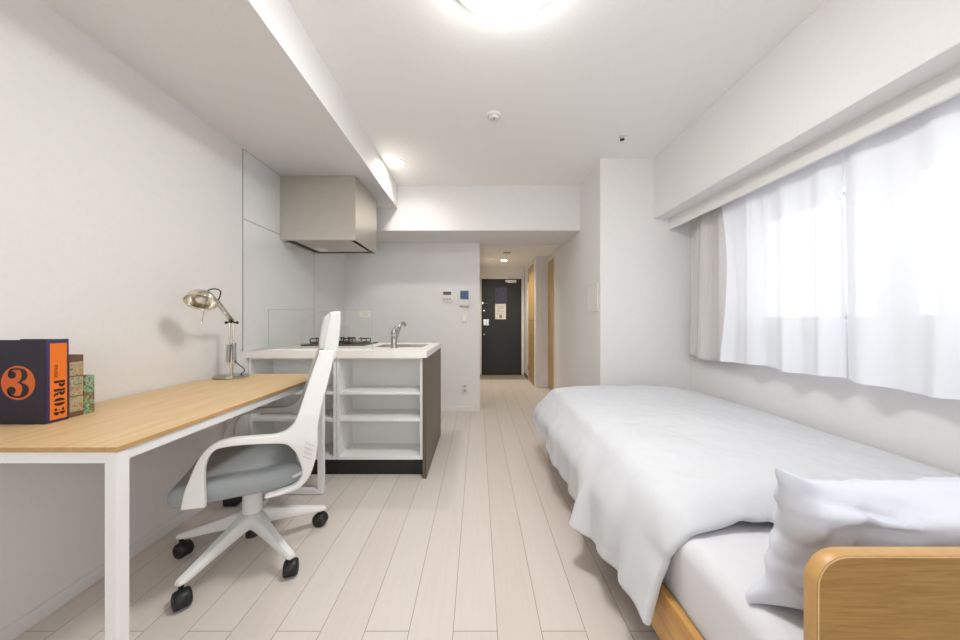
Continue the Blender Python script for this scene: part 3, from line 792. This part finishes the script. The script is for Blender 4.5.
# lettering down the spine: advance = -Z, letter top = +Y
yb = 1.096
TF = lambda x, y, z: (bx+.0027+z*0+.0002, yb+y, .923-x)
def spine(o_x, s, pol): return lambda x, y, z: (bx+.0029, yb+y*s, o_x-x*s)
bm = text_bm('music', .020, lambda x, y, z: (bx+.0029, yb+.004+y, .917-x*.98)); finish('small_title', bm, M['printblack'], sp)
def rect(a, b, c, d): return [(a, c), (b, c), (b, d), (a, d)]
P = [rect(0, .26, 0, 1), [(.32, .42)]+arc(.34, .71, .38, .29, -90, 90)+[(.32, 1), (.32, .78), (.40, .78), (.40, .64), (.32, .64)]]
Rr = [rect(0, .26, 0, 1), [(.32, .46)]+arc(.36, .73, .38, .27, -90, 90)+[(.32, 1), (.32, .80), (.40, .80), (.40, .66), (.32, .66)], [(.34, .42), (.58, .42), (.66, .34), (.72, .1), (.82, .06), (.82, 0), (.56, 0), (.44, .14), (.42, .34), (.34, .36)]]
O = [arc(.36, .5, .36, .52, 94, 266), arc(.50, .5, .36, .52, -86, 86)]
T3 = [arc(.40, .76, .34, .26, -80, 90), arc(.42, .25, .38, .27, -90, 80), arc(.20, .82, .15, .12, 0, 360), arc(.18, .17, .16, .13, 0, 360), rect(.24, .36, .46, .54)]
zc = .864; S = .030
letters = []
for G, adv in ((P, .84), (Rr, .92), (O, .98), (T3, .8)):
    bm = fill2d(G[:1], .0001, 0, lambda x, y, z: (bx+.0029+z, yb+.003+y*S, zc-x*S))
    for g in G[1:]:
        b2 = fill2d([g], .0001, 0, lambda x, y, z: (bx+.0029+z, yb+.003+y*S, zc-x*S))
        me = bpy.data.meshes.new('t'); b2.to_mesh(me); bm.from_mesh(me); bpy.data.meshes.remove(me); b2.free()
    letters.append(bm); zc -= adv*S*1.08
main = letters[0]
for b2 in letters[1:]:
    me = bpy.data.meshes.new('t'); b2.to_mesh(me); main.from_mesh(me); bpy.data.meshes.remove(me); b2.free()
finish('large_title', main, M['printblack'], sp)
# orange disc with a black 3 on the cover
ccx, ccz, rr_ = -1.459, .862, .054
bm = fill2d([arc(0, 0, rr_, rr_, 0, 360, 48)], .0003, 0, lambda x, y, z: (ccx+x, y0-.0004+z, ccz+y)); dsc = finish('cover_disc', bm, M['orangedark'], t); dsc['label'] = 'orange disc with black numeral 3'
three = [
    cr([(-.012, .040, 0), (.004, .049, 0), (.022, .044, 0), (.030, .028, 0), (.024, .012, 0), (.010, .002, 0), (.026, -.006, 0), (.035, -.022, 0), (.028, -.040, 0), (.008, -.050, 0), (-.012, -.046, 0), (-.006, -.044, 0), (.006, -.042, 0), (.013, -.024, 0), (.011, -.008, 0), (.001, .000, 0), (-.006, .002, 0), (.004, .006, 0), (.010, .018, 0), (.010, .034, 0), (.004, .044, 0)], 4, True),
    [(-.022+.0135*math.cos(R(k)), .027+.0125*math.sin(R(k)), 0) for k in range(0, 360, 12)],
    [(-.024+.0145*math.cos(R(k)), -.026+.0135*math.sin(R(k)), 0) for k in range(0, 360, 12)],
    cr([(-.035, .030, 0), (-.030, .044, 0), (-.016, .050, 0), (.004, .0495, 0), (-.012, .045, 0), (-.024, .040, 0), (-.030, .030, 0)], 4, True),
    cr([(-.038, -.026, 0), (-.032, -.042, 0), (-.016, -.049, 0), (.004, -.0505, 0), (-.010, -.045, 0), (-.024, -.038, 0), (-.032, -.028, 0)], 4, True)]
bm = None
for g in three:
    b2 = fill2d([[(p[0]*.94, p[1]*.94) for p in g]], .0003, 0, lambda x, y, z: (ccx+x+.002, y0-.0012+z, ccz+y))
    if bm is None: bm = b2
    else:
        me = bpy.data.meshes.new('t'); b2.to_mesh(me); bm.from_mesh(me); bpy.data.meshes.remove(me); b2.free()
finish('numeral', bm, M['printblack'], dsc)
def small_book(x, ya, yb_, h, mb, ma, label, panels):
    t = thing('book', label, 'book', (x-.07, (ya+yb_)/2, DZ), 'small books beside the navy book')
    xl = XL+.02
    bm = B(); box(bm, xl, x, ya, ya+.003, DZ, DZ+h, .0008, 1); finish('front_cover', bm, mb, t)
    bm = B(); box(bm, xl, x, yb_-.003, yb_, DZ, DZ+h, .0008, 1); finish('back_cover', bm, mb, t)
    bm = B(); box(bm, x-.004, x+.001, ya+.001, yb_-.001, DZ, DZ+h, .001, 1); s = finish('spine', bm, mb, t)
    bm = B(); box(bm, xl+.004, x-.004, ya+.003, yb_-.003, DZ+.003, DZ+h-.005); finish('page_block', bm, M['pages'], t)
    for a, b in panels:
        bm = B(); box(bm, x+.001, x+.0018, ya+.004, yb_-.003, DZ+a, DZ+b); finish('picture_panel', bm, ma, s)
small_book(-1.385, 1.148, 1.194, .211, M['brownbook'], M['mapart'], 'medium brown book with three faded picture panels next to the navy book', ((.018, .068), (.072, .137), (.141, .188)))
small_book(-1.39, 1.199, 1.233, .134, M['greenart'], M['greenart'], 'smallest book, green and multicoloured, at the end of the row', ((.004, .03), (.034, .128)))

# ------------------------------------------------------------------ bed
BX0, BX1 = .533, 1.765
t = thing('bed', 'oak framed bed with rounded headboard along the window wall', 'bed', ((BX0+BX1)/2, 1.56, 0))
hp = []
rc = .05
hp += [(BX0, .10), (BX1, .10)]+arc(BX1-rc, .69-rc, rc, rc, 0, 90, 10)+arc(BX0+rc, .69-rc, rc, rc, 90, 180, 10)
bm = fill2d([hp], .0115, .0015, lambda x, y, z: (x, .546+z, y), 1)
bmesh.ops.recalc_face_normals(bm, faces=bm.faces)
for f in bm.faces: f.material_index = 0 if abs(f.normal.y) > .9 else 1
hb = finish('headboard', bm, [M['bedwood'], M['bededge']], t)
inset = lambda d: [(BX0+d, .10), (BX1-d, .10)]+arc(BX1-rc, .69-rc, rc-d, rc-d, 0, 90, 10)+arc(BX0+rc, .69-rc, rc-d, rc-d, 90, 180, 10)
bm = fill2d([inset(.0012), inset(.0032)], .0004, 0, lambda x, y, z: (x, .5343+z, y)); finish('highlight_line', bm, M['oak'], hb)  # thin pale strip laid on in place of the highlight along the bevel
bm = B(); box(bm, BX0+.002, BX0+.024, .558, 2.56, .12, .275, .003); finish('side_rail', bm, M['railwood'], t)
bm = B(); box(bm, BX1-.024, BX1-.002, .558, 2.56, .12, .275, .003); finish('side_rail', bm, M['railwood'], t)
bm = B(); box(bm, BX0+.002, BX1-.002, 2.56, 2.582, .12, .30, .003); finish('footboard', bm, M['railwood'], t)
for xx in (BX0+.002, BX1-.05):
    for yy in (.558, 2.535):
        bm = B(); box(bm, xx, xx+.045, yy, yy+.045, 0, .13, .002); finish('leg', bm, M['railwood'], t)
for i in range(8):
    yy = .68+i*.24
    bm = B(); box(bm, BX0+.024, BX1-.024, yy, yy+.07, .20, .215); finish('slat', bm, M['railwood'], t)
# mattress
def rbox(x0, x1, y0, y1, z0, z1, r, nx, ny):
    bm = B(); box(bm, x0, x1, y0, y1, z0, z1, r, 5); return bm
bm = rbox(.562, 1.745, .575, 2.55, .216, .455, .045, 0, 0)
bmesh.ops.subdivide_edges(bm, edges=[e for e in bm.edges if e.calc_length() > .3], cuts=40, use_grid_fill=True)
for v in bm.verts:
    if v.co.y < 1.15:
        q = v.co
        k = max(0, 1-abs(q.y-.82)/.3)
        v.co += Vector((-.004, 0, .004))*k*(noise.noise(Vector((q.x*6, q.y*10, q.z*5)))*1.5)
tag(finish('mattress', bm, M['sheet'], None, True, 180), 'white sheeted mattress lying on the oak bed frame', 'mattress')
# duvet
HEM = [(.95, .50, .19), (1.012, .499, .185), (1.1, .487, .185), (1.2, .4835, .176), (1.33, .486, .168), (1.40, .480, .160), (1.47, .385, .170), (1.53, .45, .150), (1.6, .503, .16), (1.8, .482, .18), (1.99, .455, .20), (2.2, .458, .245), (2.45, .436, .27), (2.60, .415, .29), (2.7, .42, .30)]
rows = []
ys = [.985+i*(2.59-.985)/130 for i in range(131)]
def duvet_row(y, zcap, yo):
    hx, hz = lerp_tab(HEM, y)
    e = max(0, 1-(y-.985)/.10)                        # near border
    e2 = max(0, min(1, (y-2.3)/.3))
    top = .532-.058*e*e+.012*e2
    topx = .69-.03*e
    mx = lerp_tab([(.985, .535), (1.1, .512), (1.3, .488), (2.0, .468), (2.6, .45)], y)[0]
    ctrl = [(1.742, .478-.01*e), (1.68, .505-.035*e), (1.5, top-.012), (1.2, top+.006), (.95, top+.010), (topx, top+.002), (.592, top-.018), (.548, top-.062), (mx+.004, .375), ((mx+hx)/2, .29), (hx, hz)]
    pts = cr([(a, b, 0) for a, b in ctrl], 8)
    L = [0]
    for p, q in zip(pts, pts[1:]): L.append(L[-1]+(q-p).length)
    out = []; n = 110
    for i in range(n+1):
        s = (i/n)*L[-1]; k = 0
        while k < len(L)-2 and L[k+1] < s: k += 1
        tt = (s-L[k])/max(1e-9, L[k+1]-L[k]); p = pts[k].lerp(pts[k+1], tt)
        x, z = p.x, p.y
        drop = max(0, (.46-z)/.28)                    # 0 on top, 1 at the hem
        hang = min(1, drop)
        # vertical folds in the hanging side
        fold = .012*math.sin(y*17+.7*math.sin(y*5)+z*4)+.007*math.sin(y*41+z*9+1)
        x += fold*hang
        # soft quilting and creases on top
        q = Vector((x*2.6, y*2.6, z*2)); q2 = Vector((x*8, y*7, z*8)); q3 = Vector((x*22, y*20, z*20))
        w = 1 if x < 1.68 else .3
        d = .012*noise.noise(q)+.006*noise.noise(q2)+.0042*noise.noise(q3)
        r1 = 1-abs(noise.noise(Vector((x*7+y*3, y*9-x*5, 3.3))))
        d += .009*max(0, r1-.82)*5*(.3+hang+.6*max(0, 1-(y-.985)/.25))
        z2 = z+d*w*(1-.7*hang); x2 = x-d*.8*hang
        if z2 > zcap: z2 = zcap-.3*(0)+.1*d
        # the near border is not ruler straight
        yy = y+yo
        if e > 0: yy += e*(.016*math.sin(x*7.5)-.012*max(0, min(1, (1.1-x)/.5))*(z > .4)+.012*math.sin(x*19)+.03*hang*(.5-hang))
        out.append(Vector((x2, yy, z2)))
    return out
for y in ys: rows.append(duvet_row(y, 9, 0))
for zc_, yo in ((.548, .008), (.535, .026), (.515, .04), (.47, .052), (.40, .058), (.33, .062), (.26, .064)):
    rows.append(duvet_row(2.59, zc_, yo))
bm = B(); grid(bm, rows)
o = tag(finish('duvet', bm, M['linen'], None, True, 180), 'puffy white duvet draped over the bed and its left side', 'duvet')
mod_solid(o, .026, 0); mod_sub(o, 1)
# pillow
def pillow(name, label, c, ax_u, ax_v, hu, hv, T, seed):
    ax_u = Vector(ax_u).normalized(); ax_v = Vector(ax_v).normalized(); n = ax_u.cross(ax_v).normalized(); c = Vector(c)
    rows_t, rows_b = [], []
    K = 44
    for i in range(K+1):
        rt, rb = [], []
        u = math.sin(math.pi/2*(i/K*2-1))
        for j in range(K+1):
            v = math.sin(math.pi/2*(j/K*2-1))
            pu = u*hu*(1-.10*(1-v*v)*abs(u)**2); pv = v*hv*(1-.17*(1-abs(u)**3)*abs(v)**2)
            e = max(0, (1-abs(u)**2.6))*max(0, (1-abs(v)**2.6))
            th = T*e**.55
            q = Vector((u*2.2+seed, v*2.2, seed))
            cre = 1-abs(noise.noise(Vector((u*2.6+seed, v*2.4-u*1.5, 1.7))))
            wv = .016*noise.noise(q*1.2)+.011*noise.noise(q*3)+.004*noise.noise(q*7)-.022*max(0, cre-.82)*5*e**.3
            edge = .013*noise.noise(Vector((u*4, v*4, seed+5)))
            lift = .020*max(0, -u)**5*max(0, v)**4-.004*max(0, -u)**5*max(0, -v)**4
            base = c+ax_v*lift+ax_u*(pu+edge)+ax_v*(pv+edge)
            rt.append(base+n*(th+wv*min(1, e*4)+edge)); rb.append(base-n*(th*.85-wv*.6*min(1, e*4)-edge))
        rows_t.append(rt); rows_b.append(rb)
    bm = B(); grid(bm, rows_t); grid(bm, rows_b); bmesh.ops.remove_doubles(bm, verts=bm.verts, dist=.0004)
    o = tag(finish(name, bm, M['pillow'], None, True, 180), label, 'pillow'); return o
pillow('pillow', 'plump white pillow propped against the oak headboard', (.917, .708, .600), (1, .03, -.012), (0, -.20, .98), .338, .152, .095, 2.1)

# ------------------------------------------------------------------ curtains
ZT = 1.885
bm = B(); box(bm, 1.655, 1.685, YB+.3, 2.80, 1.890, 1.911, .003); tag(finish('curtain_rail', bm, M['white_metal']), 'white curtain rail hidden behind the pelmet lip above the window', 'curtain rail')
def curtain(name, label, cat, m, xc, y0t, y1t, y0b, y1b, zt, zb, waves, at, ab, seed, bow=0, sub=160, group=None, sag=0):
    rows = []
    nz_ = 40
    for i in range(nz_+1):
        f = i/nz_; z = zt+(zb-zt)*f
        r = []
        for j in range(sub+1):
            u = j/sub
            a = y0t+(y1t-y0t)*u; b = y0b+(y1b-y0b)*u
            g = f**.6
            y = a+(b-a)*g
            if bow: y -= bow*math.sin(math.pi*min(1, f/.95))*max(0, u*2-1)**2
            ph = 2*math.pi*waves*u+seed+1.3*noise.noise(Vector((u*waves*.35, seed, 0)))*1.6
            amp = (at+(ab-at)*f)*(.55+.6*abs(noise.noise(Vector((u*waves*.5, seed+9, f*.6))))+.2)
            x = xc+amp*(math.sin(ph)+.35*math.sin(2*ph+1+f))
            x += .004*noise.noise(Vector((u*30, f*4, seed)))*(1-f*.4)
            zz = z+(.006*math.sin(u*waves*3+seed)*f)-sag*f*u
            r.append(Vector((x, y, zz)))
        rows.append(r)
    bm = B(); grid(bm, rows)
    o = tag(finish(name, bm, m, None, True, 180), label, cat, group)
    return o
o = curtain('sheer_curtain', 'white sheer curtain nearest the grey drape', 'curtain', M['sheer'], 1.678, 1.575, 2.345, 1.565, 2.305, ZT, .788, 3.6, .008, .028, 1.2, .05)
o = curtain('sheer_curtain', 'white sheer curtain farther right, running out of the picture', 'curtain', M['sheer'], 1.678, -.15, 1.570, -.15, 1.552, ZT, .785, 7.5, .008, .030, 4.4)
o = curtain('drape', 'grey beige drape gathered at the far end of the window', 'curtain', M['drape'], 1.716, 2.30, 2.665, 2.25, 2.785, ZT-.01, .765, 2.1, .020, .020, .9)
mod_solid(o, .003, 0)

# ------------------------------------------------------------------ light, camera, view
w = bpy.data.worlds.new('daylight'); scn.world = w; w.use_nodes = True
bg = w.node_tree.nodes['Background']; bg.inputs[0].default_value = (.96, .98, 1, 1); bg.inputs[1].default_value = 1.7
def portal(x, y, z, rot, sx, sy):
    l = bpy.data.lights.new('portal', 'AREA'); l.shape = 'RECTANGLE'; l.size = sx; l.size_y = sy; l.cycles.is_portal = True
    o = bpy.data.objects.new('portal', l); o.location = (x, y, z); o.rotation_euler = rot; link(o)
portal(.1, YB-.12, 1.525, (R(90), 0, R(0)), 2.8, 1.25)
portal(1.95, 1.945, 1.39, (0, R(90), 0), .65, .68)
portal(1.95, 1.025, 1.39, (0, R(90), 0), .65, .95)
cam = bpy.data.cameras.new('camera'); co = bpy.data.objects.new('camera', cam); link(co)
co.location = (0, 0, 1.06); co.rotation_euler = (R(90), 0, 0)
cam.sensor_width = 36; cam.lens = 340/960*36; cam.shift_x = 2/960; cam.shift_y = .5/960; cam.clip_start = .02
scn.camera = co
vs = scn.view_settings
vs.view_transform = 'Standard'; vs.look = 'None'; vs.exposure = 1.27; vs.gamma = 1; vs.use_curve_mapping = False
scn.cycles.max_bounces = 10; scn.cycles.diffuse_bounces = 8; scn.cycles.transparent_max_bounces = 12; scn.cycles.transmission_bounces = 6
scn.cycles.use_denoising = True
scn.cycles.caustics_reflective = False; scn.cycles.caustics_refractive = False
